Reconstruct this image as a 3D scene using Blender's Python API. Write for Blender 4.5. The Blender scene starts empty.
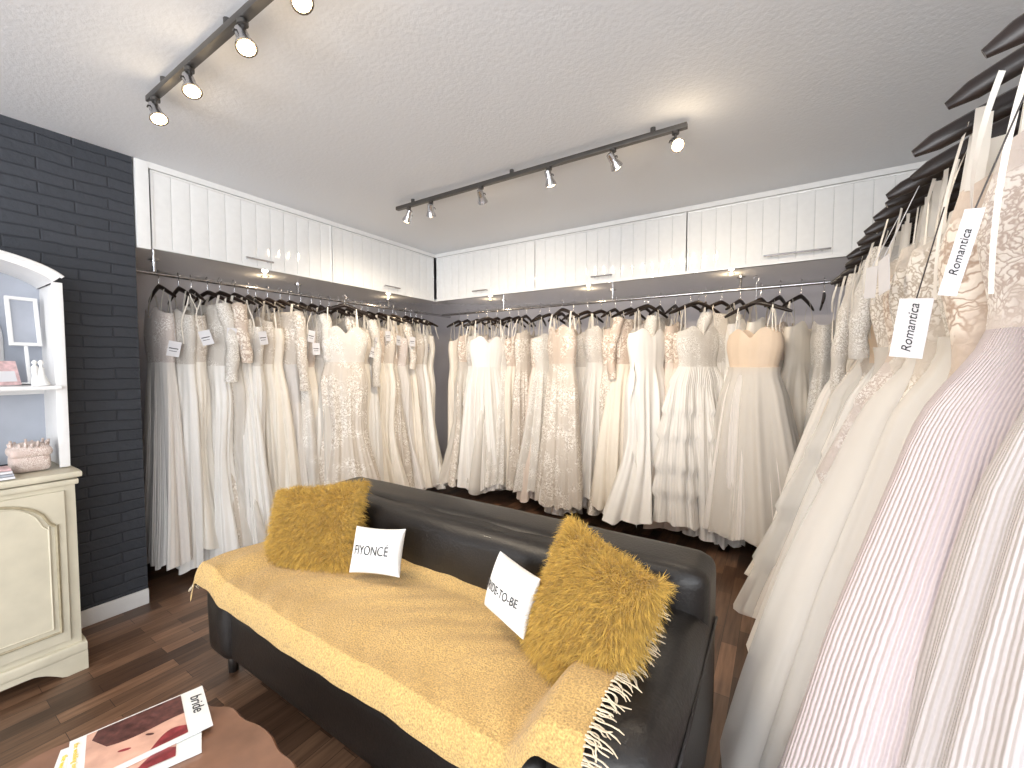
import bpy, math, numpy as np
from mathutils import Vector, Matrix
scene=bpy.context.scene
PI=math.pi
# ------------------------------------------------------------ materials
def newmat(name):
    m=bpy.data.materials.new(name); m.use_nodes=True
    nt=m.node_tree; b=nt.nodes['Principled BSDF']
    return m,nt,b
def N(nt,t,**kw):
    n=nt.nodes.new(t)
    for k,v in kw.items():
        if k in n.inputs: n.inputs[k].default_value=v
        else: setattr(n,k,v)
    return n
def simple(name,col,rough=.5,metal=0,emit=None,es=0,coat=0,spec=None,var=0.06,scale=30,bump=0.0,sheen=0,detail=4,dist=.01):
    m,nt,b=newmat(name)
    b.inputs['Roughness'].default_value=rough; b.inputs['Metallic'].default_value=metal
    b.inputs['Coat Weight'].default_value=coat
    b.inputs['Sheen Weight'].default_value=sheen
    if spec is not None: b.inputs['Specular IOR Level'].default_value=spec
    tc=N(nt,'ShaderNodeTexCoord'); no=N(nt,'ShaderNodeTexNoise'); no.inputs['Scale'].default_value=scale; no.inputs['Detail'].default_value=detail
    nt.links.new(tc.outputs['Object'],no.inputs['Vector'])
    cr=N(nt,'ShaderNodeValToRGB'); c=np.array(col)
    cr.color_ramp.elements[0].position=.3; cr.color_ramp.elements[1].position=.7
    cr.color_ramp.elements[0].color=(*np.clip(c*(1-var),0,1),1); cr.color_ramp.elements[1].color=(*np.clip(c*(1+var),0,1),1)
    nt.links.new(no.outputs['Fac'],cr.inputs['Fac']); nt.links.new(cr.outputs['Color'],b.inputs['Base Color'])
    if bump:
        bp=N(nt,'ShaderNodeBump'); bp.inputs['Strength'].default_value=bump; bp.inputs['Distance'].default_value=dist
        nt.links.new(no.outputs['Fac'],bp.inputs['Height']); nt.links.new(bp.outputs['Normal'],b.inputs['Normal'])
    if emit: b.inputs['Emission Color'].default_value=(*emit,1); b.inputs['Emission Strength'].default_value=es
    return m
def lace(name,c1,c2,scale=28,rough=.6):
    m,nt,b=newmat(name); b.inputs['Roughness'].default_value=rough; b.inputs['Sheen Weight'].default_value=.2
    tc=N(nt,'ShaderNodeTexCoord')
    no=N(nt,'ShaderNodeTexNoise'); no.inputs['Scale'].default_value=scale*.5; no.inputs['Detail'].default_value=3
    nt.links.new(tc.outputs['Object'],no.inputs['Vector'])
    mx=N(nt,'ShaderNodeMixRGB'); mx.inputs['Fac'].default_value=.12
    nt.links.new(tc.outputs['Object'],mx.inputs[1]); nt.links.new(no.outputs['Color'],mx.inputs[2])
    vo=N(nt,'ShaderNodeTexVoronoi'); vo.feature='DISTANCE_TO_EDGE'; vo.inputs['Scale'].default_value=scale
    nt.links.new(mx.outputs[0],vo.inputs['Vector'])
    n2=N(nt,'ShaderNodeTexNoise'); n2.inputs['Scale'].default_value=8; n2.inputs['Detail'].default_value=2
    nt.links.new(tc.outputs['Object'],n2.inputs['Vector'])
    cr=N(nt,'ShaderNodeValToRGB'); cr.color_ramp.elements[0].position=.03; cr.color_ramp.elements[1].position=.16
    cr.color_ramp.elements[0].color=(*c1,1); cr.color_ramp.elements[1].color=(*c2,1)
    nt.links.new(vo.outputs['Distance'],cr.inputs['Fac'])
    c3=N(nt,'ShaderNodeValToRGB'); c3.color_ramp.elements[0].position=.42; c3.color_ramp.elements[1].position=.54
    nt.links.new(n2.outputs['Fac'],c3.inputs['Fac'])
    m2=N(nt,'ShaderNodeMixRGB'); m2.inputs[1].default_value=(*(np.array(c1)*.65+np.array(c2)*.35),1)
    nt.links.new(c3.outputs[0],m2.inputs[0]); nt.links.new(cr.outputs['Color'],m2.inputs[2]); nt.links.new(m2.outputs[0],b.inputs['Base Color'])
    bp=N(nt,'ShaderNodeBump'); bp.inputs['Strength'].default_value=.5; bp.inputs['Distance'].default_value=.006
    nt.links.new(vo.outputs['Distance'],bp.inputs['Height']); nt.links.new(bp.outputs['Normal'],b.inputs['Normal'])
    return m
def tulle(name,col,alpha=.6,pleat=0,dark=.9,bs=.5):
    m,nt,b=newmat(name); b.inputs['Base Color'].default_value=(*col,1); b.inputs['Roughness'].default_value=.8
    b.inputs['Sheen Weight'].default_value=.3
    out=nt.nodes['Material Output']
    tc=N(nt,'ShaderNodeTexCoord')
    if pleat:
        wv=N(nt,'ShaderNodeTexWave'); wv.bands_direction='X'; wv.inputs['Scale'].default_value=pleat; wv.inputs['Distortion'].default_value=.8; wv.inputs['Detail'].default_value=1; wv.inputs['Detail Scale'].default_value=1
        nt.links.new(tc.outputs['UV'],wv.inputs['Vector'])
        bp=N(nt,'ShaderNodeBump'); bp.inputs['Strength'].default_value=bs; bp.inputs['Distance'].default_value=.005
        nt.links.new(wv.outputs['Fac'],bp.inputs['Height']); nt.links.new(bp.outputs['Normal'],b.inputs['Normal'])
        cr=N(nt,'ShaderNodeValToRGB'); c=np.array(col)
        cr.color_ramp.elements[0].color=(*(c*dark),1); cr.color_ramp.elements[1].color=(*c,1); cr.color_ramp.elements[1].position=.6
        nt.links.new(wv.outputs['Fac'],cr.inputs['Fac']); nt.links.new(cr.outputs['Color'],b.inputs['Base Color'])
    if alpha<1:
        tr=N(nt,'ShaderNodeBsdfTransparent'); mix=N(nt,'ShaderNodeMixShader'); mix.inputs[0].default_value=alpha
        nt.links.new(tr.outputs[0],mix.inputs[1]); nt.links.new(b.outputs[0],mix.inputs[2]); nt.links.new(mix.outputs[0],out.inputs['Surface'])
    return m
def brickwall():
    m,nt,b=newmat('charcoal_brick'); b.inputs['Roughness'].default_value=.7; b.inputs['Specular IOR Level'].default_value=.35
    tc=N(nt,'ShaderNodeTexCoord'); sp=N(nt,'ShaderNodeSeparateXYZ'); cb=N(nt,'ShaderNodeCombineXYZ')
    nt.links.new(tc.outputs['Object'],sp.inputs[0])
    ad=N(nt,'ShaderNodeMath',operation='ADD'); nt.links.new(sp.outputs['X'],ad.inputs[0]); nt.links.new(sp.outputs['Y'],ad.inputs[1])
    nt.links.new(ad.outputs[0],cb.inputs['X']); nt.links.new(sp.outputs['Z'],cb.inputs['Y'])
    nz=N(nt,'ShaderNodeTexNoise'); nz.inputs['Scale'].default_value=6; nt.links.new(tc.outputs['Object'],nz.inputs['Vector'])
    mx=N(nt,'ShaderNodeMixRGB',blend_type='ADD'); mx.inputs['Fac'].default_value=.02
    nt.links.new(cb.outputs[0],mx.inputs[1]); nt.links.new(nz.outputs['Color'],mx.inputs[2])
    br=N(nt,'ShaderNodeTexBrick'); br.inputs['Scale'].default_value=1; br.inputs['Brick Width'].default_value=.24; br.inputs['Row Height'].default_value=.054
    br.inputs['Mortar Size'].default_value=.006; br.inputs['Mortar Smooth'].default_value=1
    br.inputs['Color1'].default_value=(.038,.042,.051,1); br.inputs['Color2'].default_value=(.044,.048,.058,1); br.inputs['Mortar'].default_value=(.031,.034,.042,1)
    nt.links.new(mx.outputs[0],br.inputs['Vector']); nt.links.new(br.outputs['Color'],b.inputs['Base Color'])
    n2=N(nt,'ShaderNodeTexNoise'); n2.inputs['Scale'].default_value=30; n2.inputs['Detail'].default_value=5; nt.links.new(tc.outputs['Object'],n2.inputs['Vector'])
    mm=N(nt,'ShaderNodeMath',operation='MULTIPLY_ADD'); mm.inputs[1].default_value=.9
    iv=N(nt,'ShaderNodeMath',operation='SUBTRACT'); iv.inputs[0].default_value=1; nt.links.new(br.outputs['Fac'],iv.inputs[1])
    nt.links.new(n2.outputs['Fac'],mm.inputs[0]); nt.links.new(iv.outputs[0],mm.inputs[2])
    bp=N(nt,'ShaderNodeBump'); bp.inputs['Strength'].default_value=.5; bp.inputs['Distance'].default_value=.01
    nt.links.new(mm.outputs[0],bp.inputs['Height']); nt.links.new(bp.outputs['Normal'],b.inputs['Normal'])
    return m
def woodfloor():
    m,nt,b=newmat('walnut_floor'); b.inputs['Roughness'].default_value=.36
    tc=N(nt,'ShaderNodeTexCoord'); mp=N(nt,'ShaderNodeMapping'); mp.inputs['Rotation'].default_value=(0,0,PI/2)
    nt.links.new(tc.outputs['Object'],mp.inputs[0])
    br=N(nt,'ShaderNodeTexBrick'); br.inputs['Scale'].default_value=1; br.inputs['Brick Width'].default_value=.36; br.inputs['Row Height'].default_value=.068
    br.offset=.37; br.inputs['Mortar Size'].default_value=.0010; br.inputs['Bias'].default_value=0
    br.inputs['Color1'].default_value=(.065,.034,.020,1); br.inputs['Color2'].default_value=(.25,.14,.082,1); br.inputs['Mortar'].default_value=(.02,.01,.006,1)
    nt.links.new(mp.outputs[0],br.inputs['Vector'])
    m2=N(nt,'ShaderNodeMapping'); m2.inputs['Scale'].default_value=(30,2.2,2); nt.links.new(tc.outputs['Object'],m2.inputs[0])
    no=N(nt,'ShaderNodeTexNoise'); no.inputs['Scale'].default_value=2; no.inputs['Detail'].default_value=6; nt.links.new(m2.outputs[0],no.inputs['Vector'])
    cr=N(nt,'ShaderNodeValToRGB'); cr.color_ramp.elements[0].position=.3; cr.color_ramp.elements[0].color=(.5,.45,.42,1); cr.color_ramp.elements[1].position=.7; cr.color_ramp.elements[1].color=(1.1,1.1,1.1,1)
    nt.links.new(no.outputs['Fac'],cr.inputs[0])
    mx=N(nt,'ShaderNodeMixRGB',blend_type='MULTIPLY'); mx.inputs[0].default_value=1
    nt.links.new(br.outputs['Color'],mx.inputs[1]); nt.links.new(cr.outputs[0],mx.inputs[2]); nt.links.new(mx.outputs[0],b.inputs['Base Color'])
    return m
def plaster(name,col,scale,strength,dist=.01):
    m,nt,b=newmat(name); b.inputs['Roughness'].default_value=.85
    b.inputs['Base Color'].default_value=(*col,1)
    tc=N(nt,'ShaderNodeTexCoord'); no=N(nt,'ShaderNodeTexNoise'); no.inputs['Scale'].default_value=scale; no.inputs['Detail'].default_value=3; no.inputs['Roughness'].default_value=.6
    nt.links.new(tc.outputs['Object'],no.inputs['Vector'])
    bp=N(nt,'ShaderNodeBump'); bp.inputs['Strength'].default_value=strength; bp.inputs['Distance'].default_value=dist
    nt.links.new(no.outputs['Fac'],bp.inputs['Height']); nt.links.new(bp.outputs['Normal'],b.inputs['Normal'])
    return m
M_ceil=plaster('ceiling_plaster',(.75,.77,.80),55,.16)
M_wall=plaster('lavender_grey_paint',(.66,.63,.66),25,.08)
M_white=plaster('white_paint',(.78,.78,.78),25,.05)
M_brick=brickwall(); M_floor=woodfloor()
M_gloss=simple('gloss_white_panel',(.80,.80,.79),.07,coat=1,var=.02)
M_trimw=simple('trim_white',(.74,.73,.72),.4,var=.02)
M_chrome=simple('chrome',(.55,.55,.57),.25,1,var=.05)
M_dkmetal=simple('brushed_dark_metal',(.13,.125,.12),.35,.9)
M_leather=simple('black_leather',(.011,.009,.008),.42,coat=.05,var=.3,scale=120,bump=.12)
M_wood_h=simple('dark_hanger_wood',(.016,.009,.007),.35,var=.3)
M_tag=simple('tag_card',(.70,.69,.71),.6,var=.02)
M_ink=simple('black_ink',(.015,.015,.02),.6,var=.1)
M_cream=simple('cream_paint',(.57,.52,.40),.45,var=.06,scale=12)
M_creamd=simple('cream_antiqued',(.34,.29,.19),.5,var=.15,scale=40)
M_throw=simple('mustard_woven_throw',(.52,.335,.118),.9,var=.36,scale=210,bump=.8,detail=3,sheen=.2,dist=.005)
M_fur=simple('mustard_fur',(.52,.32,.055),.7,var=.3,scale=60,sheen=.2)
M_furd=simple('mustard_fur_base',(.32,.18,.022),.8,var=.2,scale=60)
M_fringe=simple('fringe_yarn',(.68,.58,.42),.8,var=.15)
M_pill=simple('white_cotton',(.80,.80,.79),.8,var=.02,scale=200,bump=.1)
M_bulb=simple('warm_bulb',(1,.8,.5),.5,emit=(1,.72,.38),es=26)
M_dl=simple('downlight_lens',(1,.8,.5),.5,emit=(1,.74,.42),es=4)
M_table=simple('cherry_table_wood',(.19,.095,.058),.32,coat=.2,var=.25,scale=9)
satinW=simple('satin_white',(.84,.81,.765),.42,var=.02,scale=6,sheen=.2)
satinI=simple('satin_ivory',(.81,.755,.67),.45,var=.03,scale=6,sheen=.2)
crepe=simple('crepe_cream',(.79,.72,.62),.7,var=.03,scale=8,sheen=.2)
champ=simple('champagne_satin',(.72,.57,.43),.55,var=.04,scale=8,sheen=.2)
nude=simple('nude_blush_crepe',(.74,.63,.55),.6,var=.04,scale=8,sheen=.2)
laceI=lace('lace_ivory',(.48,.40,.32),(.86,.81,.74),42)
laceW=lace('lace_white',(.52,.47,.41),(.88,.85,.80),60)
laceC=lace('lace_champagne',(.46,.34,.26),(.85,.77,.68),36)
laceB=lace('lace_blush',(.50,.41,.37),(.83,.785,.745),50)
tulW=tulle('tulle_white',(.84,.81,.765),.5)
tulI=tulle('tulle_ivory',(.81,.76,.69),.55)
organ=tulle('organza',(.84,.805,.755),1.0,pleat=22,dark=.92)
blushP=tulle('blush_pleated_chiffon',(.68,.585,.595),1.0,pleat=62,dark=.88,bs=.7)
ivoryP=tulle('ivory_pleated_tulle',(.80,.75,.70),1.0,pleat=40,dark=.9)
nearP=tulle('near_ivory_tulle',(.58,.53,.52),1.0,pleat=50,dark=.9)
# ------------------------------------------------------------ mesh builder
class MB:
    def __init__(s): s.V=[];s.F=[];s.MI=[];s.UV=[];s.n=0
    def grid(s,P,mat,closed=False,uvs=(1,1)):
        P=np.asarray(P,float); R,C=P.shape[:2]; b=s.n
        s.V.extend(P.reshape(-1,3).tolist()); s.n+=R*C
        cc=C if closed else C-1; du=C if closed else C-1
        for i in range(R-1):
            v0=i/(R-1)*uvs[1]; v1=(i+1)/(R-1)*uvs[1]
            for j in range(cc):
                k=(j+1)%C
                s.F.append((b+i*C+j,b+i*C+k,b+(i+1)*C+k,b+(i+1)*C+j)); s.MI.append(mat)
                u0=j/du*uvs[0];u1=(j+1)/du*uvs[0]
                s.UV.extend([u0,v0,u1,v0,u1,v1,u0,v1])
    def poly(s,pts,mat):
        b=s.n; s.V.extend([list(map(float,p)) for p in pts]); s.n+=len(pts)
        s.F.append(tuple(range(b,b+len(pts)))); s.MI.append(mat)
        for p in pts: s.UV.extend([float(p[0]),float(p[2])])
    def tube(s,pts,r,mat,n=8,cap=True,sq=(1,1)):
        pts=[Vector(p) for p in pts]; m=len(pts)
        rr=[r]*m if np.isscalar(r) else r
        rings=[]; up=Vector((0,0,1)); prev=None
        for i,p in enumerate(pts):
            t=(pts[min(i+1,m-1)]-pts[max(i-1,0)]).normalized()
            if prev is None:
                a=up if abs(t.z)<.9 else Vector((0,1,0))
                x=t.cross(a).normalized()
            else:
                x=(prev-t*prev.dot(t)).normalized()
            prev=x; y=t.cross(x)
            rings.append([list(p+(x*math.cos(2*PI*k/n)*sq[0]+y*math.sin(2*PI*k/n)*sq[1])*rr[i]) for k in range(n)])
        s.grid(rings,mat,True)
        if cap: s.poly(rings[0][::-1],mat); s.poly(rings[-1],mat)
    def box(s,lo,hi,mat,M=None):
        x0,y0,z0=lo;x1,y1,z1=hi
        c=[(x0,y0,z0),(x1,y0,z0),(x1,y1,z0),(x0,y1,z0),(x0,y0,z1),(x1,y0,z1),(x1,y1,z1),(x0,y1,z1)]
        if M is not None: c=[tuple(M@Vector(p)) for p in c]
        b=s.n; s.V.extend([list(p) for p in c]); s.n+=8
        for f in [(0,3,2,1),(4,5,6,7),(0,1,5,4),(1,2,6,5),(2,3,7,6),(3,0,4,7)]:
            s.F.append(tuple(b+i for i in f)); s.MI.append(mat); s.UV.extend([0,0,1,0,1,1,0,1])
    def rbox(s,lo,hi,r,mat,n=10,puff=(0,0,0),M=None,wr=0,seed=0):
        lo=np.array(lo,float);hi=np.array(hi,float);c=(lo+hi)/2;h=(hi-lo)/2
        r=min(r,h.min()*.999)
        t=np.sin(np.linspace(-PI/2,PI/2,n+1))*.5+np.linspace(-1,1,n+1)*.5
        A,B=np.meshgrid(t,t,indexing='ij'); rng=np.random.RandomState(seed); ph=rng.rand(6)*6
        for ax in range(3):
            for sg in (-1,1):
                q=np.zeros(A.shape+(3,)); o=[(ax+1)%3,(ax+2)%3]
                q[...,ax]=sg; q[...,o[0]]=A if sg>0 else A[::-1]; q[...,o[1]]=B
                p=q*h; core=np.clip(p,-(h-r),h-r); d=p-core; d/=np.maximum(np.linalg.norm(d,axis=-1,keepdims=True),1e-9)
                p=core+d*r
                qq=p/h
                for k in range(3):
                    o2=[(k+1)%3,(k+2)%3]
                    w=(1-qq[...,o2[0]]**2)*(1-qq[...,o2[1]]**2)
                    p[...,k]+=puff[k]*w*qq[...,k]
                if wr:
                    p[...,2]+=wr*np.sin(p[...,0]*19+ph[0])*np.sin(p[...,1]*23+ph[1])
                    p[...,1]+=wr*np.sin(p[...,0]*17+ph[2])*np.sin(p[...,2]*25+ph[3])
                p=p+c
                if M is not None:
                    p=np.array([tuple(M@Vector(v)) for v in p.reshape(-1,3)]).reshape(p.shape)
                s.grid(p,mat)
    def add(s,me,fn,mat):
        b=s.n; s.V.extend([list(fn(v.co)) for v in me.vertices]); s.n+=len(me.vertices)
        for p in me.polygons:
            s.F.append(tuple(b+i for i in p.vertices)); s.MI.append(mat); s.UV.extend([0,0]*len(p.vertices))
    def build(s,name,mats,loc=(0,0,0),rotz=0,smooth=True,weld=False,mw=None,parent=None,auto=None):
        me=bpy.data.meshes.new(name); me.from_pydata(s.V,[],s.F)
        for m in mats: me.materials.append(m)
        me.polygons.foreach_set('material_index',s.MI)
        uv=me.uv_layers.new(name='UVMap'); uv.data.foreach_set('uv',s.UV)
        me.polygons.foreach_set('use_smooth',[smooth]*len(s.F))
        me.update()
        if weld:
            import bmesh
            bm=bmesh.new(); bm.from_mesh(me); bmesh.ops.remove_doubles(bm,verts=bm.verts,dist=2e-5)
            bmesh.ops.recalc_face_normals(bm,faces=bm.faces); bm.to_mesh(me); bm.free()
        if auto is not None:
            try: me.set_sharp_from_angle(angle=math.radians(auto))
            except Exception: pass
        ob=bpy.data.objects.new(name,me); scene.collection.objects.link(ob)
        if mw is not None: ob.matrix_world=mw
        else: ob.location=loc; ob.rotation_euler=(0,0,rotz)
        if parent: ob.parent=parent
        return ob
def textmesh(txt,size,ext=.0006,shear=0):
    cu=bpy.data.curves.new('t','FONT'); cu.body=txt; cu.size=size; cu.extrude=ext; cu.align_x='CENTER'; cu.align_y='CENTER'; cu.shear=shear
    o=bpy.data.objects.new('t',cu); scene.collection.objects.link(o)
    dg=bpy.context.evaluated_depsgraph_get(); me=bpy.data.meshes.new_from_object(o.evaluated_get(dg))
    bpy.data.objects.remove(o); return me
def slab(name,lo,hi,mat):
    b=MB(); b.box(lo,hi,0); return b.build(name,[mat],smooth=False)
# ------------------------------------------------------------ room
H=2.4; XL=-2.9; XA=-3.70; XR=1.16; YF=-3.2; YB=3.95
slab('floor',(XA-.1,YF-.1,-.1),(XR+.1,YB+.1,0),M_floor)
slab('ceiling',(XA-.1,YF-.1,H),(XR+.1,YB+.1,H+.1),M_ceil)
slab('wall_left',(XA-.1,YF,0),(XL,.83,H),M_brick)
slab('wall_left_alcove',(XA-.1,.83,0),(XA,YB,H),M_wall)
slab('wall_back',(XA-.1,YB,0),(XR+.1,YB+.1,H),M_wall)
b=MB()
wy0,wy1,wz0,wz1=-2.6,-.25,.9,2.34
b.box((XR,YF,0),(XR+.1,wy0,H),0); b.box((XR,wy1,0),(XR+.1,YB,H),0); b.box((XR,wy0,0),(XR+.1,wy1,wz0),0); b.box((XR,wy0,wz1),(XR+.1,wy1,H),0)
b.build('wall_right',[M_white],smooth=False)
b=MB(); fx0,fx1=-2.4,.9
b.box((XA-.1,YF-.1,0),(fx0,YF,H),0); b.box((fx1,YF-.1,0),(XR+.1,YF,H),0); b.box((fx0,YF-.1,0),(fx1,YF,.3),0); b.box((fx0,YF-.1,2.3),(fx1,YF,H),0)
b.build('wall_front',[M_white],smooth=False)
b=MB()
for x in (fx0,-1.3,-.2,fx1-.05): b.box((x,YF-.08,.3),(x+.05,YF-.02,2.3),0)
b.box((fx0,YF-.08,.3),(fx1,YF-.02,.35),0); b.box((fx0,YF-.08,2.25),(fx1,YF-.02,2.3),0)
b.build('window_1',[M_trimw],smooth=False)
b=MB()
for y in (wy0,(wy0+wy1)/2,wy1-.05): b.box((XR+.02,y,wz0),(XR+.08,y+.05,wz1),0)
b.box((XR+.02,wy0,wz0),(XR+.08,wy1,wz0+.05),0); b.box((XR+.02,wy0,wz1-.05),(XR+.08,wy1,wz1),0)
b.build('window_2',[M_trimw],smooth=False)
b=MB(); b.rbox((XL,YF,0),(XL+.016,.83,.085),.005,0,n=4); b.build('baseboard_left',[M_trimw],weld=True,auto=40)
b=MB(); b.rbox((XA,YB-.016,0),(XR,YB,.085),.005,0,n=4); b.build('baseboard_back',[M_trimw],weld=True,auto=40)
# ------------------------------------------------------------ overhead cabinets
ZB=1.94; YC=3.14
def handle(b,c,axis,L,out,mat):
    c=Vector(c); a=Vector(axis); o=Vector(out)
    b.tube([c-a*L/2+o*.035,c+a*L/2+o*.035],.006,mat,10)
    for s in (-1,1): b.tube([c+a*s*L*.38,c+a*s*L*.38+o*.035],.005,mat,8)
b=MB()
b.box((XA,.835,ZB),(XL-.02,.85,H),0); b.box((XA,.835,ZB-.0),(XL-.02,YB,ZB+.02),0)
b.rbox((XL-.02,.835,ZB-.01),(XL+.012,.895,H-.002),.004,0,n=4)
def doorY(y0,y1):
    x=XL
    n=round((y1-y0)/.092); w=(y1-y0-.008)/n
    z0=ZB;z1=H-.035
    for i in range(n):
        a=y0+.004+i*w; b.rbox((x-.02,a+.0008,z0+.004),(x-.002,a+w-.0008,z1-.003),.004,0,n=4,puff=(.0012,0,0))
    b.box((x-.022,y0+.003,z0),(x-.008,y1-.003,z1),0)
    for (p,q) in (((x-.02,y0+.003,z0),(x+.002,y0+.016,z1)),((x-.02,y1-.016,z0),(x+.002,y1-.003,z1)),((x-.02,y0+.003,z0),(x+.002,y1-.003,z0+.012)),((x-.02,y0+.003,z1-.012),(x+.002,y1-.003,z1))):
        b.rbox(p,q,.003,0,n=4)
    handle(b,(x,(y0+y1)/2,z0+.05),(0,1,0),.17,(1,0,0),1)
doorY(.9,2.0); doorY(2.0,3.12)
b.box((XL-.02,.89,H-.033),(XL+.006,YC,H),0)
def doorX(x0,x1,hl):
    y=YC
    n=round((x1-x0)/.092); w=(x1-x0-.008)/n
    z0=ZB;z1=H-.035
    for i in range(n):
        a=x0+.004+i*w; b.rbox((a+.0008,y+.002,z0+.004),(a+w-.0008,y+.02,z1-.003),.004,0,n=4,puff=(0,.0012,0))
    b.box((x0+.003,y+.008,z0),(x1-.003,y+.022,z1),0)
    for (p,q) in (((x0+.003,y-.002,z0),(x0+.016,y+.02,z1)),((x1-.016,y-.002,z0),(x1-.003,y+.02,z1)),((x0+.003,y-.002,z0),(x1-.003,y+.02,z0+.012)),((x0+.003,y-.002,z1-.012),(x1-.003,y+.02,z1))):
        b.rbox(p,q,.003,0,n=4)
    handle(b,((x0+x1)/2,y,z0+.05),(1,0,0),hl,(0,-1,0),1)
b.box((XL-.02,YC,ZB),(XR,YB,ZB+.02),0)
doorX(-2.89,-1.77,.17); doorX(-1.77,-.565,.17); doorX(-.565,.70,.34)
b.box((.70,YC,ZB),(XR,YC+.02,H),0); b.box((XL-.02,YC-.006,H-.033),(XR,YC+.02,H),0)
DL=[(-3.1,1.6),(-3.08,2.7),(-2.35,3.3),(-1.35,3.3),(-.3,3.3)]
for p in DL:
    b.tube([(p[0],p[1],ZB-.004),(p[0],p[1],ZB+.001)],.026,1,16); b.tube([(p[0],p[1],ZB-.006),(p[0],p[1],ZB-.003)],.013,2,16)
cab=b.build('overhead_cabinets',[M_gloss,M_chrome,M_dl],weld=False,auto=35)
# ------------------------------------------------------------ rails
RZ=1.86; RLX=-3.2; RBY=3.46; RRX=.44
b=MB(); b.tube([(RLX,.84,RZ),(RLX,3.7,RZ)],.0125,0,12)
for y in (1.0,1.9,2.8): b.tube([(RLX,y,RZ),(RLX,y,ZB)],.009,0,8); b.tube([(RLX,y,ZB-.008),(RLX,y,ZB)],.028,0,12)
b.build('clothes_rail',[M_chrome],auto=40)
b=MB(); b.tube([(-3.1,RBY,RZ-.01),(XR,RBY,RZ-.01)],.0125,0,12)
for x in (-2.3,-1.2,-.25): b.tube([(x,RBY,RZ-.01),(x,RBY,ZB)],.009,0,8); b.tube([(x,RBY,ZB-.008),(x,RBY,ZB)],.028,0,12)
b.build('clothes_rail',[M_chrome],auto=40)
b=MB(); b.tube([(RRX,.55,RZ+.01),(RRX,3.05,RZ+.01)],.0125,0,12)
for y in (.6,1.8,3.0):
    b.tube([(RRX,y,RZ+.01),(XR,y,RZ+.01)],.009,0,8); b.tube([(XR-.01,y,RZ+.01),(XR,y,RZ+.01)],.028,0,12)
b.build('clothes_rail',[M_chrome],auto=40)
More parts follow.
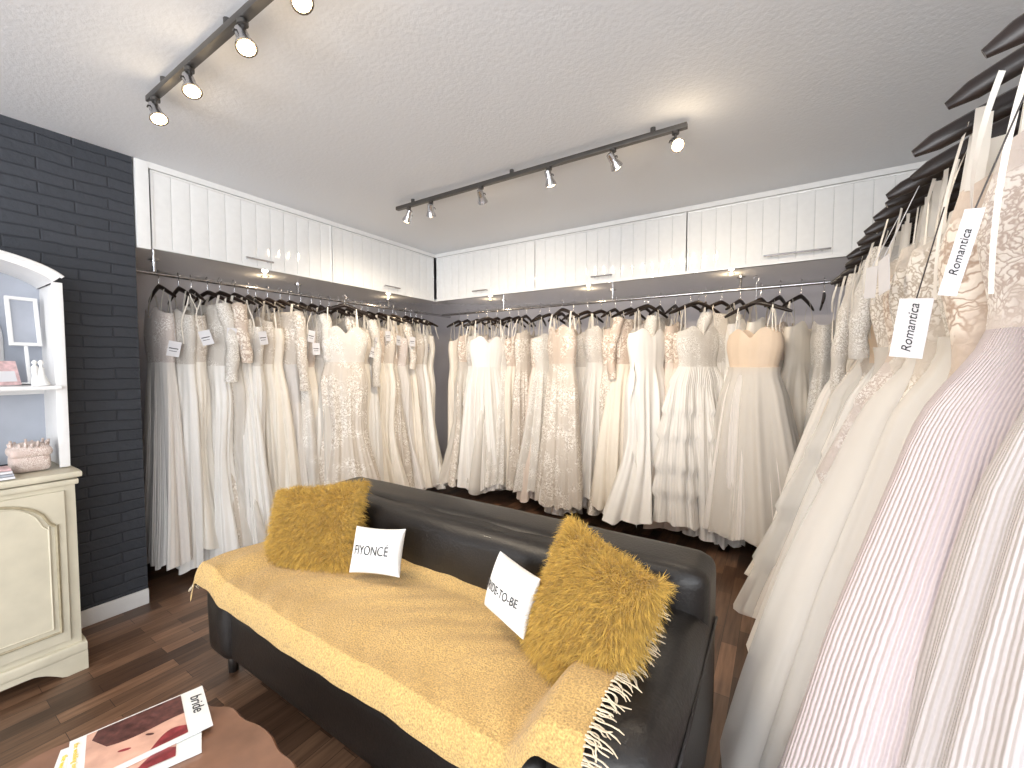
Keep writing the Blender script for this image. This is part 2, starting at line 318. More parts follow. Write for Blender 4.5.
# ------------------------------------------------------------ gowns
PROF={
'sheath':[(0,.165,.035),(.06,.15,.055),(.13,.18,.07),(.25,.145,.06),(.36,.175,.07),(.65,.20,.085),(1,.25,.11)],
'aline':[(0,.165,.035),(.06,.15,.055),(.13,.18,.07),(.25,.14,.06),(.36,.19,.08),(.65,.27,.105),(1,.37,.14)],
'ball':[(0,.165,.035),(.06,.15,.055),(.13,.18,.075),(.24,.145,.065),(.32,.23,.10),(.6,.35,.15),(1,.48,.19)],
'mermaid':[(0,.165,.035),(.06,.15,.055),(.13,.18,.07),(.25,.145,.06),(.36,.185,.07),(.60,.165,.07),(.74,.21,.095),(1,.36,.16)]}
C=112;R=42
def gown(loc,rotz,seed,style,mb,ms,L=1.62,thick=1.0,wide=1.0,strapless=False,sleeve=False,tag=False,overlay=None,fold=1.0,z0=0,k=None,vs=1,flounce=False,hth=1.0,HOFF=-.15,tiers=0,loops=0):
    rng=np.random.RandomState(seed); b=MB()
    pr=np.array(PROF[style]); s0=.055 if not strapless else .085
    if sleeve: s0=.0
    ss=np.concatenate([np.linspace(s0,.36,16),np.linspace(.36,1,R-15)[1:]])
    w=np.interp(ss,pr[:,0],pr[:,1]); d=np.interp(ss,pr[:,0],pr[:,2])
    ker=np.array([1,2,1])/4
    for _ in range(2):
        w[1:-1]=np.convolve(w,ker,'valid'); d[1:-1]=np.convolve(d,ker,'valid')
    skirt=np.clip((ss-.25)/.75,0,1)
    w=w*(1+(wide-1)*skirt); d=d*(1+(thick-1)*np.clip((ss)/.4,0,1))
    th=np.linspace(0,2*PI,2001); wm,dm=w[-1],d[-1]
    ds=np.hypot(wm*np.sin(th),dm*np.cos(th)); al=np.concatenate([[0],np.cumsum((ds[1:]+ds[:-1])/2)]); al/=al[-1]
    u=np.arange(C)/C; T=np.interp(u,al,th)
    if k is None: k=int(np.clip(rng.randint(9,16)*(1.0+.3*(wide-1)),7,17))
    p=rng.rand(12)*2*PI
    def layer(scale,amp,ph,mi,i0,nfold):
        P=np.zeros((R-i0,C,3))
        for i in range(i0,R):
            s=ss[i]; x=w[i]*scale*np.cos(T); y=d[i]*scale*np.sin(T)
            nx=np.cos(T)/w[i]; ny=np.sin(T)/d[i]; nl=np.hypot(nx,ny); nx/=nl; ny/=nl
            A=amp*(skirt[i]**.7)*.042+.0015
            uu=u+.02*np.sin(2*PI*3*u+p[9]+1.5*s)*skirt[i]
            f=np.sin(2*PI*nfold*uu+ph+1.3*np.sin(2*PI*2*u+p[1])+1.4*s*math.sin(p[2]))
            f2=np.sin(2*PI*(nfold//2+2)*u+p[3]-1.9*s)+.45*np.sin(2*PI*(2*nfold+1)*u+p[4]+s)
            f=np.where(f>0,np.abs(f)**.75,-np.abs(f)**1.2)
            am=.55+.45*np.sin(2*PI*2*u+p[10]+2.2*s)
            dd=A*(f*.8*am+.55*f2)
            if tiers and s>.34:
                tt=((s-.34)/.66*tiers)%1.0; dd=dd+.02*(tt-.4)+.012*tt*np.sin(2*PI*17*u+p[3]+math.floor((s-.34)/.66*tiers)*2)
            top=max(0,1-i/4) if not sleeve else 0
            x=x+nx*dd; y=y+ny*dd*min(1,d[i]/.08)
            x=x+.04*math.sin(p[5])*skirt[i]**1.5+.008*math.sin(p[6]+5*s); y=y+.03*math.sin(p[7])*skirt[i]
            z=np.full(C,HOFF-s*L)
            if top>0:
                xn=np.cos(T); z=z+top*(.04*np.exp(-((np.abs(xn)-.5)/.3)**2)-.025*np.exp(-(xn/.18)**2))
            z=z+ (.012*np.sin(2*PI*nfold*u+ph)+.022*np.sin(2*PI*u+p[8]))*skirt[i]**3
            P[i-i0]=np.stack([x,y,z],-1)
        b.grid(P,mi,True,uvs=(1,1))
        return P
    iw=next(i for i in range(R) if ss[i]>.235)
    P=layer(1,fold,p[0],1,0,k)
    for q in range((iw)*C): b.MI[q]=0
    if overlay is not None: layer(1.09,fold*1.15,p[0]+1.5,6,iw-1,max(7,k-3))
    topz=P[0,:,2].mean()
    q=P[2].copy(); cen=q.mean(0); b.grid([q*1.0,(q-cen)*.02+cen],0,True)
    if flounce:
        n=60; sv=np.linspace(.22,.98,n); G=np.zeros((n,7,3))
        wv=np.interp(sv,ss,w); dv=np.interp(sv,ss,d)
        for c in range(7):
            cc=c/6; side=.6*math.sin(p[6])+.9*(sv-.5)*math.sin(p[7])
            G[:,c,0]=vs*(wv*np.cos(side)*.97+cc*(.03+.012*np.sin(sv*13)))
            G[:,c,1]=dv*np.sin(side)+cc*.035*np.sin(sv*17+p[3]+.8*np.sin(sv*7))
            G[:,c,2]=HOFF-sv*L-.05*cc
        b.grid(G,1)
    xs=.11; zt=HOFF+.05
    for sx in (-1,1):
        x0=sx*xs*rng.uniform(.85,1.2)
        for yy in (-.02,.02):
            wr=.012 if not strapless else .004
            zb=topz-.02
            path=[(x0*1.05,yy*1.3,zb),(x0*1.0,yy*1.1,zb*.5+zt*.5),(x0*.95,yy*.3,zt+.012)]
            b.grid([[(px-wr,py,pz),(px+wr,py,pz)] for px,py,pz in path],5)
    for q in range(loops):
        xx=vs*rng.uniform(.10,.18); ll=rng.uniform(.14,.38); wr=rng.uniform(.002,.005); yo=rng.uniform(-.05,.05); ph=rng.rand()*6
        G=[]
        for t in np.linspace(0,1,14):
            z=HOFF+.04-ll*t; yy=yo*math.sin(t*PI*.5)+.008*math.sin(t*7+ph); x_=xx+vs*.03*math.sin(t*PI*.6)
            tw=ph+t*1.0; G.append([(x_-wr*math.cos(tw),yy-wr*math.sin(tw),z),(x_+wr*math.cos(tw),yy+wr*math.sin(tw),z)])
        b.grid(G,5)
    if sleeve:
        for sx in (-1,1):
            n=14; pts=[];rr=[]; Ls=rng.uniform(.35,.6)
            for i in range(n):
                t=i/(n-1); pts.append((sx*(.15+.05*math.sin(t*2.2)+.02*t),.012*math.sin(6*t+p[3]),HOFF-t*Ls)); rr.append((.048-.014*t)*(1+.10*math.sin(t*23+p[4]))*(1+.5*max(0,t-.85)))
            b.tube(pts,rr,0,12,sq=(.8,1.0))
    pts=[];rr=[]; hw=.205 if hth<=1 else .218
    for i in range(15):
        t=i/14*2-1; pts.append((t*hw,.012*t*t,HOFF+.088-.078*abs(t)**1.2)); rr.append(hth*.0105*(1.15-.35*abs(t)) if abs(t)<.97 else .006)
    b.tube(pts,rr,2,8,sq=(.8,1.3))
    hp=[(0,0,HOFF+.085),(0,0,-.035)]+[(.0161*math.sin(a),0,-.018*math.cos(a)) for a in np.linspace(.3,4.6,10)]
    b.tube(hp,.0024,3,6)
    if tag:
        ta=rng.uniform(-.5,.5); zx=HOFF-rng.uniform(.08,.26); xx=.2*vs
        M=Matrix.Translation((xx+.02*np.sign(xx),0,zx))@Matrix.Rotation(ta+PI/2,4,'Z')@Matrix.Rotation(rng.uniform(-.3,.3),4,'Y')
        b.rbox((-.030,-.0008,-.09),(.030,.0008,0),.0006,4,n=2,M=M)
        b.box((-.024,-.0014,-.045),(.02,-.0009,-.04),7,M=M); b.box((-.02,-.0014,-.06),(.015,-.0009,-.057),7,M=M)
        b.tube([(xx*.8,0,HOFF+.02),(xx+.02*np.sign(xx),0,zx)],.001,4,4)
    ov=overlay if overlay is not None else organ
    return b.build('wedding_dress',[mb,ms,M_wood_h,M_chrome,M_tag,satinI,ov,M_ink],loc=(loc[0],loc[1],RZ+.016+z0),rotz=rotz)
rng=np.random.RandomState(11)
combos=[(laceI,satinI),(satinW,satinW),(laceW,satinW),(crepe,crepe),(laceI,laceI),(laceC,crepe),(satinI,satinI),(laceW,organ),(laceW,laceW),(laceB,ivoryP),(laceC,laceI),(laceC,nude),(laceW,organ),(laceI,ivoryP)]
y=1.03;i=0
while y<3.25:
    c=combos[rng.randint(len(combos))]; st=['sheath','sheath','aline','mermaid'][rng.randint(4)]
    if i<2: st='sheath'
    gown((RLX+rng.uniform(-.03,.04),y),rng.uniform(-.28,.25) if i>1 else 0,100+i,st,c[0],c[1],L=rng.uniform(1.55,1.645),thick=.85 if i else .7,wide=rng.uniform(.7,1.0) if st!='sheath' else 1.0,sleeve=rng.rand()<.3,strapless=rng.rand()<.35,tag=rng.rand()<.5,fold=1.0,k=rng.randint(9,14),vs=1,HOFF=-.17,z0=rng.uniform(-.01,0),overlay=tulI if rng.rand()<.12 else None,loops=rng.randint(0,3))
    y+=rng.uniform(.070,.092); i+=1
gown((RLX+.27,2.12),1.15,301,'mermaid',laceW,laceI,L=1.46,thick=1.0,wide=.8,strapless=True,fold=.5,z0=-.03)
x=-2.85;i=0
while x<.42:
    c=combos[rng.randint(len(combos))]; st=['aline','aline','mermaid','ball','sheath'][rng.randint(5)]
    ov=[None,None,None,tulI][rng.randint(4)]
    sp=rng.uniform(.100,.132)
    gown((x,RBY+rng.uniform(-.04,.02)),PI/2+rng.uniform(-.6,.15),200+i,st,c[0],c[1],L=rng.uniform(1.47,1.62),thick=1.0 if st!='ball' else .75,wide=.85 if st!='ball' else .66,strapless=rng.rand()<.55,sleeve=rng.rand()<.10,overlay=ov,fold=1.15,flounce=rng.rand()<.12,vs=-1,z0=-.01,HOFF=-.185,tiers=[0,0,0,0,4][rng.randint(5)],loops=rng.randint(0,4))
    x+=sp; i+=1
gown((-1.52,RBY-.31),-.45,401,'sheath',laceC,laceI,L=1.50,thick=1.2,wide=1.0,fold=.8,z0=-.05)
gown((-.14,RBY-.29),-.35,402,'aline',champ,ivoryP,L=1.44,thick=1.4,wide=.85,strapless=True,overlay=tulI,z0=-.01,HOFF=-.24)
gown((-.85,RBY-.22),PI/2-.6,403,'mermaid',satinW,satinW,L=1.50,thick=1.2,wide=1.0,strapless=True,z0=-.06,flounce=True,vs=-1)
gown((-.50,RBY-.2),PI/2-.75,404,'ball',laceW,organ,L=1.48,thick=.8,wide=.62,strapless=True,z0=-.06,tiers=5)
gown((-2.35,RBY-.2),PI/2-.7,405,'aline',satinW,organ,L=1.50,thick=1.0,wide=.8,strapless=True,z0=-.06)
# right rail
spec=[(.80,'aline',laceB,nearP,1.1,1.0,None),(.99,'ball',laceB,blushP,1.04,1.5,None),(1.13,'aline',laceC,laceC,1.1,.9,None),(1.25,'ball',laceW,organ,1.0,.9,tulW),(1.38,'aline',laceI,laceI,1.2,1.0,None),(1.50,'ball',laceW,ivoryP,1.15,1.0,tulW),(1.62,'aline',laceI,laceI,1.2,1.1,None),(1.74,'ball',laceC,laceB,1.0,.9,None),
(1.86,'aline',laceI,laceC,1.2,.9,tulI),(1.98,'ball',laceW,organ,1.08,.9,None),(2.10,'aline',champ,laceI,1.25,.9,None),(2.22,'ball',laceI,organ,1.15,.8,tulW),(2.34,'aline',laceB,ivoryP,1.3,.9,None),(2.46,'ball',laceW,laceI,1.15,.9,None),(2.58,'aline',laceC,satinI,1.3,.9,None),(2.70,'ball',laceW,organ,1.1,.9,None),(2.84,'aline',laceW,laceI,1.1,.9,None)]
for i,(yy,st,m1,m2,wd,tk,ov) in enumerate(spec):
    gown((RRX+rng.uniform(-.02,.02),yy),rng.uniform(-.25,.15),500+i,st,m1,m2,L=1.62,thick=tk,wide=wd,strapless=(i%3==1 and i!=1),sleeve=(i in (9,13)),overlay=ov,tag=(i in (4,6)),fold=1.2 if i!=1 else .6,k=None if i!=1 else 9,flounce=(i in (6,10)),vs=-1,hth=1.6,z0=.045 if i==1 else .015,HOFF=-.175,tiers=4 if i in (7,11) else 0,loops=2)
def bigtag(loc,rz,tilt,txt,w=.055,h=.15,fs=.024):
    b=MB(); b.rbox((-w/2,-.001,-h),(w/2,.001,0),.0008,0,n=2)
    if txt: b.add(textmesh(txt,fs,.0003,.3),lambda c:(-c.y,-.0016-c.z,-h/2+c.x),1)
    b.tube([(0,0,0),(.01,.01,.16)],.0012,2,5)
    M=Matrix.Translation(loc)@Matrix.Rotation(rz,4,'Z')@Matrix.Rotation(tilt,4,'Y')
    b.build('gown_label_tag',[M_tag,M_ink,M_wood_h],mw=M)
bigtag((.21,1.06,1.425),-.55,.12,'Romantica',w=.050,h=.11,fs=.021)
bigtag((.225,.85,1.52),-.65,.22,'Romantica',w=.022,h=.12,fs=.015)
# ------------------------------------------------------------ sofa
sx0,sx1,sy0,sy1=-2.02,-.16,.76,1.54
b=MB()
b.rbox((sx0+.03,sy0+.02,.10),(sx1-.03,sy1-.02,.32),.03,0,n=8)
b.rbox((sx0,sy0,.09),(sx0+.20,sy1-.05,.475),.06,0,n=14,puff=(.01,.01,.01),wr=.002)
b.rbox((sx1-.26,sy0,.09),(sx1,sy1-.05,.555),.06,0,n=14,puff=(.012,.012,.015),wr=.003)
b.rbox((sx0+.01,sy1-.22,.10),(sx1-.0,sy1,.685),.05,0,n=20,puff=(.0,.01,.006),wr=.002)
xm=(sx0+sx1)/2
for a,c in ((sx0+.19,xm-.002),(xm+.002,sx1-.25)):
    b.rbox((a,sy0+.0,.30),(c,sy1-.2,.43),.045,0,n=14,puff=(0,.01,.015))
b.rbox((sx0+.16,sy1-.29,.40),(sx1-.16,sy1-.10,.672),.055,0,n=22,puff=(0,.02,.004),wr=.003,seed=3)
b.tube([(sx0+.03,sy1-.012,.62),(sx1-.03,sy1-.012,.62)],.004,0,6)
b.tube([(sx1+.006,sy0+.05,.49),(sx1+.006,sy1-.07,.49)],.005,0,6)
for xx in (sx0+.08,sx1-.08):
    for yy in (sy0+.07,sy1-.08): b.tube([(xx,yy,0),(xx,yy,.11)],[.018,.024],1,12)
sofa=b.build('leather_sofa',[M_leather,M_dkmetal],weld=True)
nx,ny=190,100; P=np.zeros((ny,nx,3))
tx0,tx1=-2.03,-.30
def sm(t): t=np.clip(t,0,1); return t*t*(3-2*t)
X=np.linspace(tx0,tx1,nx)
for j in range(ny):
    v=j/(ny-1)
    if v<.86: yv=1.25-(1.25-.748)*v/.86; zd=0
    else: q=(v-.86)/.14; yv=.748-.03*math.sin(q*PI/2); zd=-.075*q**1.3
    base=.458
    la=sm((-1.78-X)/.12); ra=sm((X+.50)/.11); lo=sm((-1.985-X)/.045)
    z=base*(1-la)*(1-ra)+.498*la+.580*ra-.09*lo
    z=z+zd*(1-.3*ra)
    z=z+.002*np.sin(X*21+yv*9)+.002*np.sin(X*8-yv*31)+.003*np.sin(yv*17+X*3)*(1-la)+.0015*np.sin(X*44+8*np.sin(yv*9))
    back=sm((yv-1.17)/.08)*.02
    yy=yv+.003*np.sin(X*7+1)*(v)+.002*np.sin(X*19)*v
    P[j]=np.stack([X+.004*np.sin(yv*13),yy,z+back*(1-la)],-1)
b=MB(); b.grid(P,0,uvs=(3,1))
bot=P.copy(); bot[...,2]-=.006; b.grid(bot[:,::-1],0)
for a,c in ((P[-1],bot[-1]),(P[0],bot[0])): b.grid([a,c],0)
for a,c in ((P[:,0],bot[:,0]),(P[:,-1],bot[:,-1])): b.grid([a,c],0)
def tassel(p,d,L,sd):
    r=np.random.RandomState(sd)
    for h in range(2):
        pp=Vector(p); dd=Vector(d).normalized(); pts=[]
        side=Vector((r.uniform(-1,1),r.uniform(-1,1),r.uniform(-.2,.5)))*.45; ph=r.rand()*6
        for i in range(7):
            t=i/6; pts.append(pp+(dd+side*t)*L*t+Vector((0,0,-.02*t*t+.003))+Vector((math.sin(ph+t*7),math.cos(ph+t*6),0))*.003)
        b.tube(pts,[.0022,.0018,.0016,.0016,.0016,.0018,.001],1,5)
for i in range(0,ny,2):
    tassel(P[i,-1],(1,.15*math.sin(i),.12),.042,i)
    if i<90: tassel(P[i,0],(-.6,.2*math.sin(i),-.6),.04,900+i)
for i in range(0,24,2): tassel(P[0,i],(-.3,1,.1),.05,1800+i)
b.build('mustard_throw_blanket',[M_throw,M_fringe])
# ------------------------------------------------------------ cushions
def frame(n,roll,up=(0,0,1)):
    n=Vector(n).normalized(); x=Vector(up).cross(n).normalized(); y=n.cross(x)
    c,s=math.cos(roll),math.sin(roll); x2=x*c+y*s; y2=-x*s+y*c
    return Matrix((( x2.x,y2.x,n.x,0),(x2.y,y2.y,n.y,0),(x2.z,y2.z,n.z,0),(0,0,0,1)))
def pill_pt(u,v,hw,hh,T,sg):
    x=hw*u*(1-.07*(1-v*v)); y=hh*v*(1-.07*(1-u*u))
    z=sg*T*(np.maximum(0,(1-u*u)*(1-v*v)))**.42
    return x,y,z
def pillow(name,c,n,roll,hw,hh,T,mat,fur=0,text=None):
    Mx=Matrix.Translation(c)@frame(n,roll); b=MB(); t=np.sin(np.linspace(-PI/2,PI/2,33))
    U,V=np.meshgrid(t,t)
    for sg in (1,-1):
        x,y,z=pill_pt(U if sg>0 else U[:,::-1],V,hw,hh,T,sg); z=z+.003*np.sin(x*40)*np.sin(y*37)*(1-U**2)*(1-V**2)
        b.grid(np.stack([x,y,z],-1),0)
    mats=[mat]
    if text:
        mats.append(M_ink)
        for (tx,ox,oy,sz) in text:
            me=textmesh(tx,sz,.0004)
            def fn(co):
                x=co.x+ox;y=co.y*1.35+oy; u=min(.99,abs(x/hw));v=min(.99,abs(y/hh))
                return (x,y,T*((1-u*u)*(1-v*v))**.42+.004+co.z)
            b.add(me,fn,1)
    if fur:
        r=np.random.RandomState(7+int(hw*1000)); mats.append(M_fur)
        g=np.array(Mx.to_3x3().inverted()@Vector((0,0,-1)))
        clump=r.rand(150,2)*2-1; cd=r.randn(150,3)*.5
        for i in range(fur):
            u,v=r.uniform(-1,1,2)
            if r.rand()<.3:
                if r.rand()<.5: u=np.sign(u)*r.uniform(.93,1)
                else: v=np.sign(v)*r.uniform(.93,1)
            sg=1 if r.rand()<.82 else -1
            x,y,z=pill_pt(u,v,hw,hh,T,sg)
            nn=np.array([u*abs(u)**3*1.2,v*abs(v)**3*1.2,sg*(1.05-max(abs(u),abs(v))**4)]); nn/=np.linalg.norm(nn)
            ci=np.argmin((clump[:,0]-u)**2+(clump[:,1]-v)**2)
            d=nn*.75+cd[ci]*.30+r.randn(3)*.42+g*.35; d/=np.linalg.norm(d)
            L=r.uniform(.026,.054); wv=np.cross(d,r.randn(3)); wv/=np.linalg.norm(wv); wd=.0009
            p0=np.array([x,y,z])
            g2=g*.5+cd[ci]*.25
            q=[p0,p0+d*L*.5+g2*L*.12,p0+d*L*.9+g2*L*.5]
            k0=b.n; b.V.extend([list(q[0]-wv*wd),list(q[0]+wv*wd),list(q[1]+wv*wd*.8),list(q[1]-wv*wd*.8),list(q[2])]); b.n+=5
            b.F.append((k0,k0+1,k0+2,k0+3)); b.F.append((k0+3,k0+2,k0+4)); mi=len(mats)-1; b.MI+= [mi,mi]; b.UV.extend([0]*14)
    return b.build(name,mats,mw=Mx,weld=False)
pillow('fur_cushion',(-1.715,1.075,.575),(.22,-.88,.42),.17,.225,.19,.075,M_furd,fur=28000)
pillow('fur_cushion',(-.435,1.06,.615),(-.45,-.82,.38),-.10,.185,.195,.08,M_furd,fur=32000)
pillow('slogan_cushion',(-1.325,1.09,.57),(.25,-.88,.35),.05,.112,.088,.052,M_pill,text=[('FIYONC\u00c9',0,.0,.036)])
pillow('slogan_cushion',(-.685,1.07,.60),(-.28,-.88,.30),-.08,.098,.088,.050,M_pill,text=[('BRIDE-TO-BE',0,.0,.026)])
# ------------------------------------------------------------ coffee table
b=MB(); tz=.36; cx,cy=-1.10,.205; n=160
def outline(k):
    pts=[]
    for i in range(n):
        a=2*PI*i/n; ca,sa=math.cos(a),math.sin(a)
        e=.8; x=(abs(ca)**e)*np.sign(ca); y=(abs(sa)**e)*np.sign(sa)
        r=1+.016*math.cos(a*20)
        pts.append((cx+(.39*x)*r*k,cy+(.335*y)*r*k))
    return pts
for (k1,z1,k2,z2) in ((.96,tz-.03,1,tz-.022),(1,tz-.022,1,tz-.006),(1,tz-.006,.985,tz)):
    b.grid([[(*p,z1) for p in outline(k1)],[(*p,z2) for p in outline(k2)]],0,True)
b.poly([(*p,tz) for p in outline(.985)],0); b.poly([(*p,tz-.03) for p in outline(.96)][::-1],0)
b.rbox((cx-.24,cy-.2,tz-.09),(cx+.24,cy+.2,tz-.028),.01,0,n=4)
for sx in (-1,1):
    for sy in (-1,1):
        pts=[(cx+sx*(.20+.05*math.sin(t*PI)*.6+.05*t*t),cy+sy*(.16+.03*math.sin(t*PI)+.04*t*t),tz-.06-(tz-.072)*t) for t in np.linspace(0,1,10)]
        b.tube(pts,[.034,.036,.033,.028,.023,.019,.017,.017,.02,.024],0,10)
b.build('coffee_table',[M_table],auto=50)
M_mag=simple('magazine_cover',(.72,.72,.70),.25,var=.02)
M_red=simple('cover_red',(.22,.03,.035),.3,var=.5,scale=40); M_skin=simple('cover_skin',(.56,.33,.25),.3,var=.2,scale=20); M_hair=simple('cover_hair',(.09,.035,.03),.3,var=.5,scale=60); M_yel=simple('cover_yellow',(.75,.55,.06),.4)
def blob(b,pts,z,mat): b.poly([(x,y,z) for x,y in pts],mat)
def ell(cx,cy,a,c,rot=0,n=24): return [(cx+a*math.cos(t)*math.cos(rot)-c*math.sin(t)*math.sin(rot),cy+a*math.cos(t)*math.sin(rot)+c*math.sin(t)*math.cos(rot)) for t in np.linspace(0,2*PI,n,endpoint=False)]
def mag(c,rz,W,Hh,z,cover=True):
    b=MB(); b.rbox((-W/2,-Hh/2,0),(W/2,Hh/2,.006),.0015,0,n=3)
    t=.0064
    x0=-W*.5+.006; x1=W*.5-.012; y0=-Hh*.5+.03; y1=Hh*.5-.05
    blob(b,[(x0,y0),(x1,y0),(x1,y1),(x0,y1)],t,1)
    hr=[(x0,y0+.02),(x0+.03,y0+.01)]+[(-.02+.022*math.sin(q*4+.5)*.6+.03*q,y0+.02+(y1-y0-.02)*q) for q in np.linspace(.1,1,14)]+[(x0,y1)]
    blob(b,hr,t+.0003,2)
    blob(b,[(x1,.01)]+[(x1-.025*math.sin(q*PI)-.03*q,.01+(y1-.01)*q) for q in np.linspace(.1,1,10)]+[(x1,y1)],t+.0003,3)
    blob(b,ell(.035,-.035,.013,.004,1.2),t+.0006,3)
    blob(b,ell(.02,.012,.010,.0035,.9),t+.0006,2)
    b.add(textmesh('bride',.036,.0003,.15),lambda co:(co.x-.02,Hh*.42+co.y,t+.0004+co.z),4)
    b.add(textmesh('the wedding issue',.014,.0003),lambda co:(co.x-.02,-Hh*.45+co.y,t+.0004+co.z),5)
    return b.build('bridal_magazine',[M_mag,M_skin,M_hair,M_red,M_ink,M_yel],loc=(c[0],c[1],z),rotz=rz,smooth=False)
a=math.atan2(.526-.267,-1.40+1.465)
mag((-1.33,.36),a-PI/2,.18,.265,tz+.0135)
m2=mag((-1.305,.33),a-PI/2-.12,.20,.275,tz+.0); m2.scale=(1,1,2)
# ------------------------------------------------------------ dresser
b=MB(); dx0,dx1,dy0,dy1=XL+.018,-2.50,-.43,.49
b.rbox((dx0,dy0,.10),(dx1,dy1,.83),.006,0,n=4)
b.rbox((dx0,dy0-.02,.83),(dx1+.025,dy1+.02,.862),.012,0,n=6)
b.rbox((dx0,dy0-.01,.80),(dx1+.012,dy1+.01,.83),.01,0,n=6)
b.rbox((dx0,dy0-.015,.075),(dx1+.018,dy1+.015,.125),.012,0,n=6)
nn=60; top=[];bot=[]
for i in range(nn+1):
    y=dy0-.012+(dy1-dy0+.024)*i/nn; e=min(y-dy0,dy1-y)
    zb=0 if e<.06 else min(.055,.055*math.sin(min(1,(e-.06)/.10)*PI/2))
    top.append((dx1+.014,y,.08)); bot.append((dx1+.014,y,zb))
b.grid([bot,top],0); b.grid([[(p[0]-.02,p[1],p[2]) for p in bot],bot],0)
b.box((dx0,dy1-.01,0),(dx1+.012,dy1+.012,.08),0); b.box((dx0,dy0-.012,0),(dx1+.012,dy0+.01,.08),0)
def archpanel(y0,y1,z0,z1,x,inset):
    yc=(y0+y1)/2; hw=(y1-y0)/2-inset; pts=[]
    zs=z1-.15; pts.append((x,yc-hw,z0+inset)); pts.append((x,yc-hw,zs))
    for t in np.linspace(0,1,20):
        yy=-hw+2*hw*t; q=abs(yy)/hw
        zz=zs+ (.10*math.sqrt(max(0,1-(q/.86)**2))+.02 if q<.86 else .02*math.cos((q-.86)/.14*PI/2))-inset*.3
        pts.append((x,yc+yy,zz))
    pts.append((x,yc+hw,zs)); pts.append((x,yc+hw,z0+inset)); pts.append(pts[0])
    return pts
for (y0,y1) in ((.04,.455),(-.395,.02)):
    b.rbox((dx1-.004,y0,.15),(dx1+.012,y1,.785),.004,0,n=4)
    b.tube(archpanel(y0,y1,.17,.80,dx1+.013,.028),.0065,1,6)
    b.tube(archpanel(y0,y1,.17,.80,dx1+.014,.05),.004,0,6)
    b.poly([(q[0]+.001,q[1],q[2]) for q in archpanel(y0,y1,.17,.80,dx1+.013,.052)[:-1]],0)
b.tube([(dx1+.01,.065,.45),(dx1+.035,.065,.45)],[.008,.014],1,12)
b.build('cream_dresser',[M_cream,M_creamd],auto=35)
# arched display shelf
b=MB(); hx0,hx1=XL+.003,-2.60; hy0,hy1=-.42,.497; zt0=.8635
zt=lambda y:1.650+.135*math.sqrt(max(0,1-((y-.04)/.475)**2))
b.rbox((hx0,hy1-.022,zt0),(hx1,hy1,1.655),.004,0,n=4); b.rbox((hx0,hy0,zt0),(hx1,hy0+.022,1.655),.004,0,n=4)
ys=.04+.458*np.sin(np.linspace(-PI/2,PI/2,50))
out=[(y,zt(y)) for y in ys]; inn=[(max(hy0+.03,min(hy1-.03,.04+(y-.04)*.94)),zt(y)-.032) for y in ys]
b.grid([[(hx1+.002,p[0],p[1]) for p in out],[(hx1+.002,p[0],p[1]) for p in inn]],0)
b.grid([[(hx1+.002,p[0],p[1]) for p in inn],[(hx0,p[0],p[1]) for p in inn]],0)
b.grid([[(hx1+.002,p[0],p[1]) for p in out],[(hx0,p[0],p[1]) for p in out]],0)
b.tube([(hx1+.006,p[0],p[1]-.008) for p in out],.007,0,8)
b.rbox((hx1-.012,hy1-.034,zt0),(hx1+.004,hy1,1.655),.003,0,n=4); b.rbox((hx1-.012,hy0,zt0),(hx1+.004,hy0+.034,1.655),.003,0,n=4)
b.grid([[(hx0+.004,y,zt0) for y in ys],[(hx0+.004,y,zt(y)-.01) for y in ys]],1)
b.rbox((hx0,hy0+.02,1.20),(hx1+.03,hy1-.02,1.218),.004,0,n=4)
b.rbox((hx0,hy0+.02,1.17),(hx0+.02,hy1-.02,1.20),.004,0,n=3)
arc=[(-.13,1.22)]+[(-.13*math.cos(t),1.42+.16*math.sin(t)) for t in np.linspace(0,PI,24)]+[(.13,1.22)]
b.tube([(hx0+.012,.22+p[0],p[1]) for p in arc],.012,0,8)
M_hb=simple('hutch_back_shaded',(.36,.38,.43),.4,var=.08,scale=8)  # back panel colour darkened to stand in for shadow inside the shelf
b.build('arched_display_shelf',[M_trimw,M_hb],auto=35)
M_pink=simple('pink_paper',(.66,.45,.45),.6,var=.25,scale=50); M_pearl=lace('pearl_beads',(.42,.28,.23),(.80,.72,.66),90)
b=MB(); M1=Matrix.Translation((-2.68,.335,1.2205))@Matrix.Rotation(.35,4,'Z')@Matrix.Rotation(-.3,4,'Y')
b.rbox((-.002,-.05,0),(.002,.05,.105),.0015,0,n=3,M=M1); b.box((.0021,-.038,.015),(.0028,.038,.06),1,M=M1)
b.build('greeting_card',[M_pink,M_tag],auto=35)
b=MB(); f0=(-2.61,.425)
b.tube([(f0[0],f0[1],1.2185),(f0[0],f0[1],1.23),(f0[0],f0[1],1.26),(f0[0],f0[1],1.29),(f0[0],f0[1],1.30),(f0[0],f0[1],1.315),(f0[0],f0[1],1.325)],[.026,.024,.012,.009,.004,.011,.003],0,14)
b.tube([(f0[0],f0[1]-.02,1.2185),(f0[0],f0[1]-.018,1.26),(f0[0],f0[1]-.018,1.295),(f0[0],f0[1]-.018,1.305),(f0[0],f0[1]-.018,1.315),(f0[0],f0[1]-.018,1.325)],[.01,.009,.011,.004,.01,.003],0,12)
b.build('cake_topper_figurine',[M_pill])
b=MB(); M1=Matrix.Translation((-2.76,.415,1.2185))@Matrix.Rotation(.2,4,'Z')@Matrix.Rotation(-.12,4,'Y')
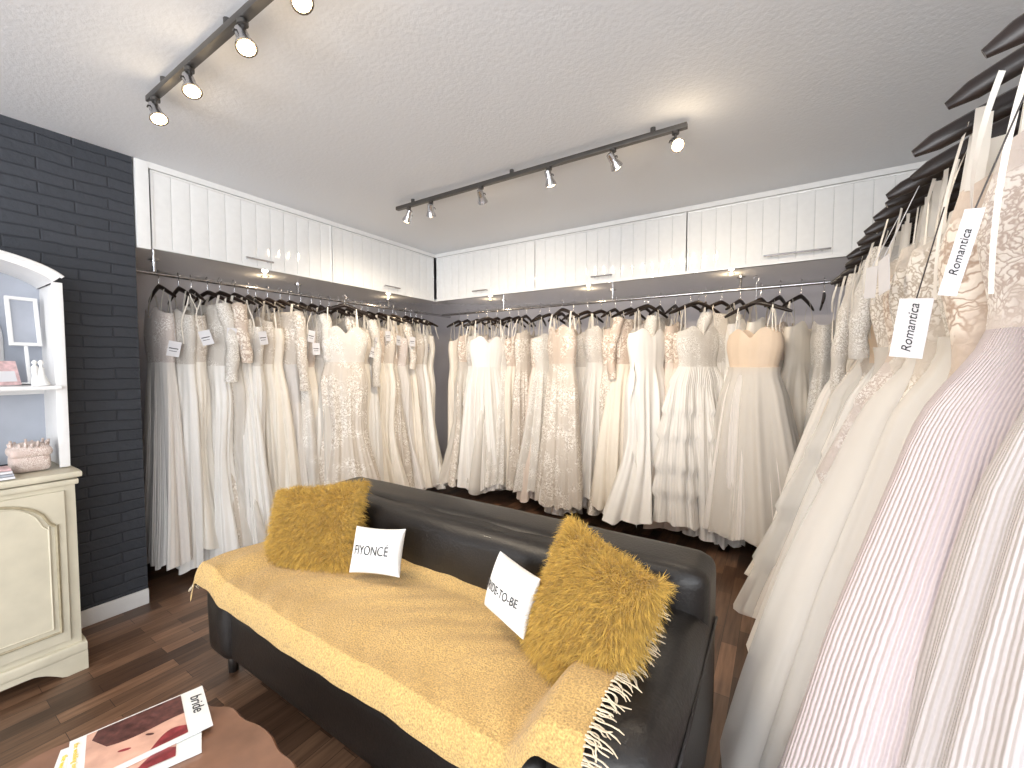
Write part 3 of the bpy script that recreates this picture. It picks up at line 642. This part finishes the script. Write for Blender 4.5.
for lo,hi in (((-.006,-.05,.17),(.008,.05,.185)),((-.006,-.05,.37),(.008,.05,.385)),((-.006,-.05,.17),(.008,-.036,.385)),((-.006,.036,.17),(.008,.05,.385)),((-.006,-.006,0),(.004,.006,.17)),((-.05,-.04,0),(.04,.04,.008))): b.rbox(lo,hi,.003,0,n=3,M=M1)
b.box((-.003,-.038,.18),(.0,.038,.375),1,M=M1)
b.build('picture_frame',[M_trimw,M_hb],auto=35)
M_mirror=simple('mirror_glass',(.6,.64,.70),.05,1,var=.01)
b=MB(); arc=[(-.05,0)]+[(-.05*math.cos(t),.20+.06*math.sin(t)) for t in np.linspace(0,PI,16)]+[(.05,0)]
M1=Matrix.Translation((-2.80,.27,1.2185))@Matrix.Rotation(-.10,4,'Y')
b.tube([tuple(M1@Vector((0,p[0],p[1]+.006))) for p in arc+[arc[0]]],.007,0,8); b.poly([tuple(M1@Vector((0,p[0],p[1]+.006))) for p in arc],1)
b.build('arched_mirror',[M_trimw,M_mirror],auto=50)
b=MB(); b.rbox((-2.70,.33,.863),(-2.58,.44,.935),.02,0,n=8); b.rbox((-2.705,.325,.925),(-2.575,.445,.965),.018,0,n=8,puff=(0,0,.02))
for q in range(20):
    an=q/20*2*PI; b.tube([(-2.64+.055*math.cos(an),.385+.052*math.sin(an),.965),(-2.64+.06*math.cos(an),.385+.057*math.sin(an),.982+.01*math.sin(q*2.1))],[.006,.004],0,6)
b.build('beaded_trinket_box',[M_pearl],weld=True)
b=MB()
for q,yy in enumerate((.235,.275)):
    pts=[(-2.80+.10*t,yy,.905-.03*t-.012*math.sin(t*PI)) for t in np.linspace(0,1,9)]
    b.tube(pts,[.016,.019,.017,.015,.015,.018,.019,.015,.006],0,10,sq=(1,.8))
    b.tube([(-2.795,yy,.90),(-2.80,yy,.8635)],[.009,.005],0,8)
b.build('bridal_shoes',[satinW])
b=MB()
for i,(m) in enumerate((0,1,0,2)): b.rbox((-2.58,.22+.004*i,.863+.011*i),(-2.49,.325-.003*i,.873+.011*i),.002,m,n=3)
b.build('book_stack',[M_tag,M_hb,M_pink],auto=35)
# ------------------------------------------------------------ track lights
def track(y,x0,x1,heads):
    b=MB(); z=H-.035
    b.rbox((x0,y-.014,z-.010),(x1,y+.014,z+.014),.003,0,n=4)
    for x in np.linspace(x0+.15,x1-.15,3): b.tube([(x,y,z),(x,y,H)],.012,0,10)
    lights=[]
    for (x,d,on,gl) in heads:
        d=Vector(d).normalized(); p=Vector((x,y,z-.01))
        b.tube([p,p+Vector((0,0,-.035))],.006,0,8); b.tube([p,p+Vector((0,0,-.012))],.016,0,12)
        q=p+Vector((0,0,-.05))
        sd=d.cross(Vector((0,0,1))).normalized()
        b.tube([q+Vector((0,0,.018)),q+sd*.026+Vector((0,0,.008)),q+sd*.028],.0028,0,6)
        b.tube([q-d*.035,q-d*.032,q-d*.01,q+d*.008,q+d*.03,q+d*.042,q+d*.042,q+d*.036],[.010,.017,.019,.019,.028,.031,.027,.025],1,18,cap=False)
        b.tube([q-d*.0352,q-d*.034],.010,1,12)
        b.tube([q+d*.036,q+d*.0405,q+d*.048],[.0245,.0275,.014],2,18)
        lights.append((q+d*.058,d,on,gl))
    ob=b.build('ceiling_track_light',[M_dkmetal,M_chrome,M_bulb],auto=40)
    for (q,d,on,gl) in lights:
        l=bpy.data.lights.new('track_spot','SPOT'); l.energy=on; l.color=(1,.85,.66); l.spot_size=2.0; l.spot_blend=.9; l.shadow_soft_size=.03
        o=bpy.data.objects.new('track_spot',l); scene.collection.objects.link(o); o.matrix_world=Matrix.Translation(q)@d.to_track_quat('-Z','Y').to_matrix().to_4x4()
        o.parent=ob
        if gl:
            l2=bpy.data.lights.new('track_glow','POINT'); l2.energy=gl; l2.color=(1,.80,.55); l2.shadow_soft_size=.03
            o2=bpy.data.objects.new('track_glow',l2); scene.collection.objects.link(o2); o2.location=q; o2.parent=ob
track(.68,-2.16,-.85,[(-2.1,(.35,.05,-.6),22,1.2),(-1.79,(.3,.0,-.6),22,1.2),(-1.41,(.3,.0,-.6),22,1.2),(-1.12,(.4,.0,-.6),22,1.2)])
track(2.03,-2.22,-.37,[(-2.11,(-.6,.1,-.85),32,0),(-1.91,(-.4,.5,-.85),32,0),(-1.51,(-.2,.7,-.7),34,.2),(-1.06,(.05,.5,-.85),32,0),(-.71,(.3,.7,-.7),34,.2),(-.42,(.3,-.5,-.5),22,1.2)])
for p in DL:
    l=bpy.data.lights.new('downlight','POINT'); l.energy=1.2; l.color=(1,.78,.52); l.shadow_soft_size=.02
    o=bpy.data.objects.new('downlight',l); scene.collection.objects.link(o); o.location=(p[0],p[1],ZB-.04); o.parent=cab
# ------------------------------------------------------------ daylight
def area(name,loc,rot,sx,sy,e,col):
    l=bpy.data.lights.new(name,'AREA'); l.shape='RECTANGLE'; l.size=sx; l.size_y=sy; l.energy=e; l.color=col
    o=bpy.data.objects.new(name,l); scene.collection.objects.link(o); o.location=loc; o.rotation_euler=rot; return o
area('window_daylight',((fx0+fx1)/2,YF-.12,1.3),(PI/2+.12,0,0),3.2,2.0,190,(.97,.98,1))
area('window_daylight',(XR+.32,(wy0+wy1)/2,1.5),(PI/2+.45,0,PI/2),2.3,1.4,150,(.89,.945,1))
w=bpy.data.worlds.new('World'); scene.world=w; w.use_nodes=True
bg=w.node_tree.nodes['Background']; bg.inputs[0].default_value=(.88,.94,1,1); bg.inputs[1].default_value=1.2
# ------------------------------------------------------------ camera
cam=bpy.data.cameras.new('Camera'); co=bpy.data.objects.new('Camera',cam); scene.collection.objects.link(co)
cam.sensor_width=36; cam.lens=420/1024*36; cam.clip_start=.02
co.location=(0,0,1.3); co.rotation_euler=(math.radians(90-2.45),0,math.radians(32.5))
scene.camera=co
scene.view_settings.view_transform='Standard'
scene.view_settings.exposure=-0.06
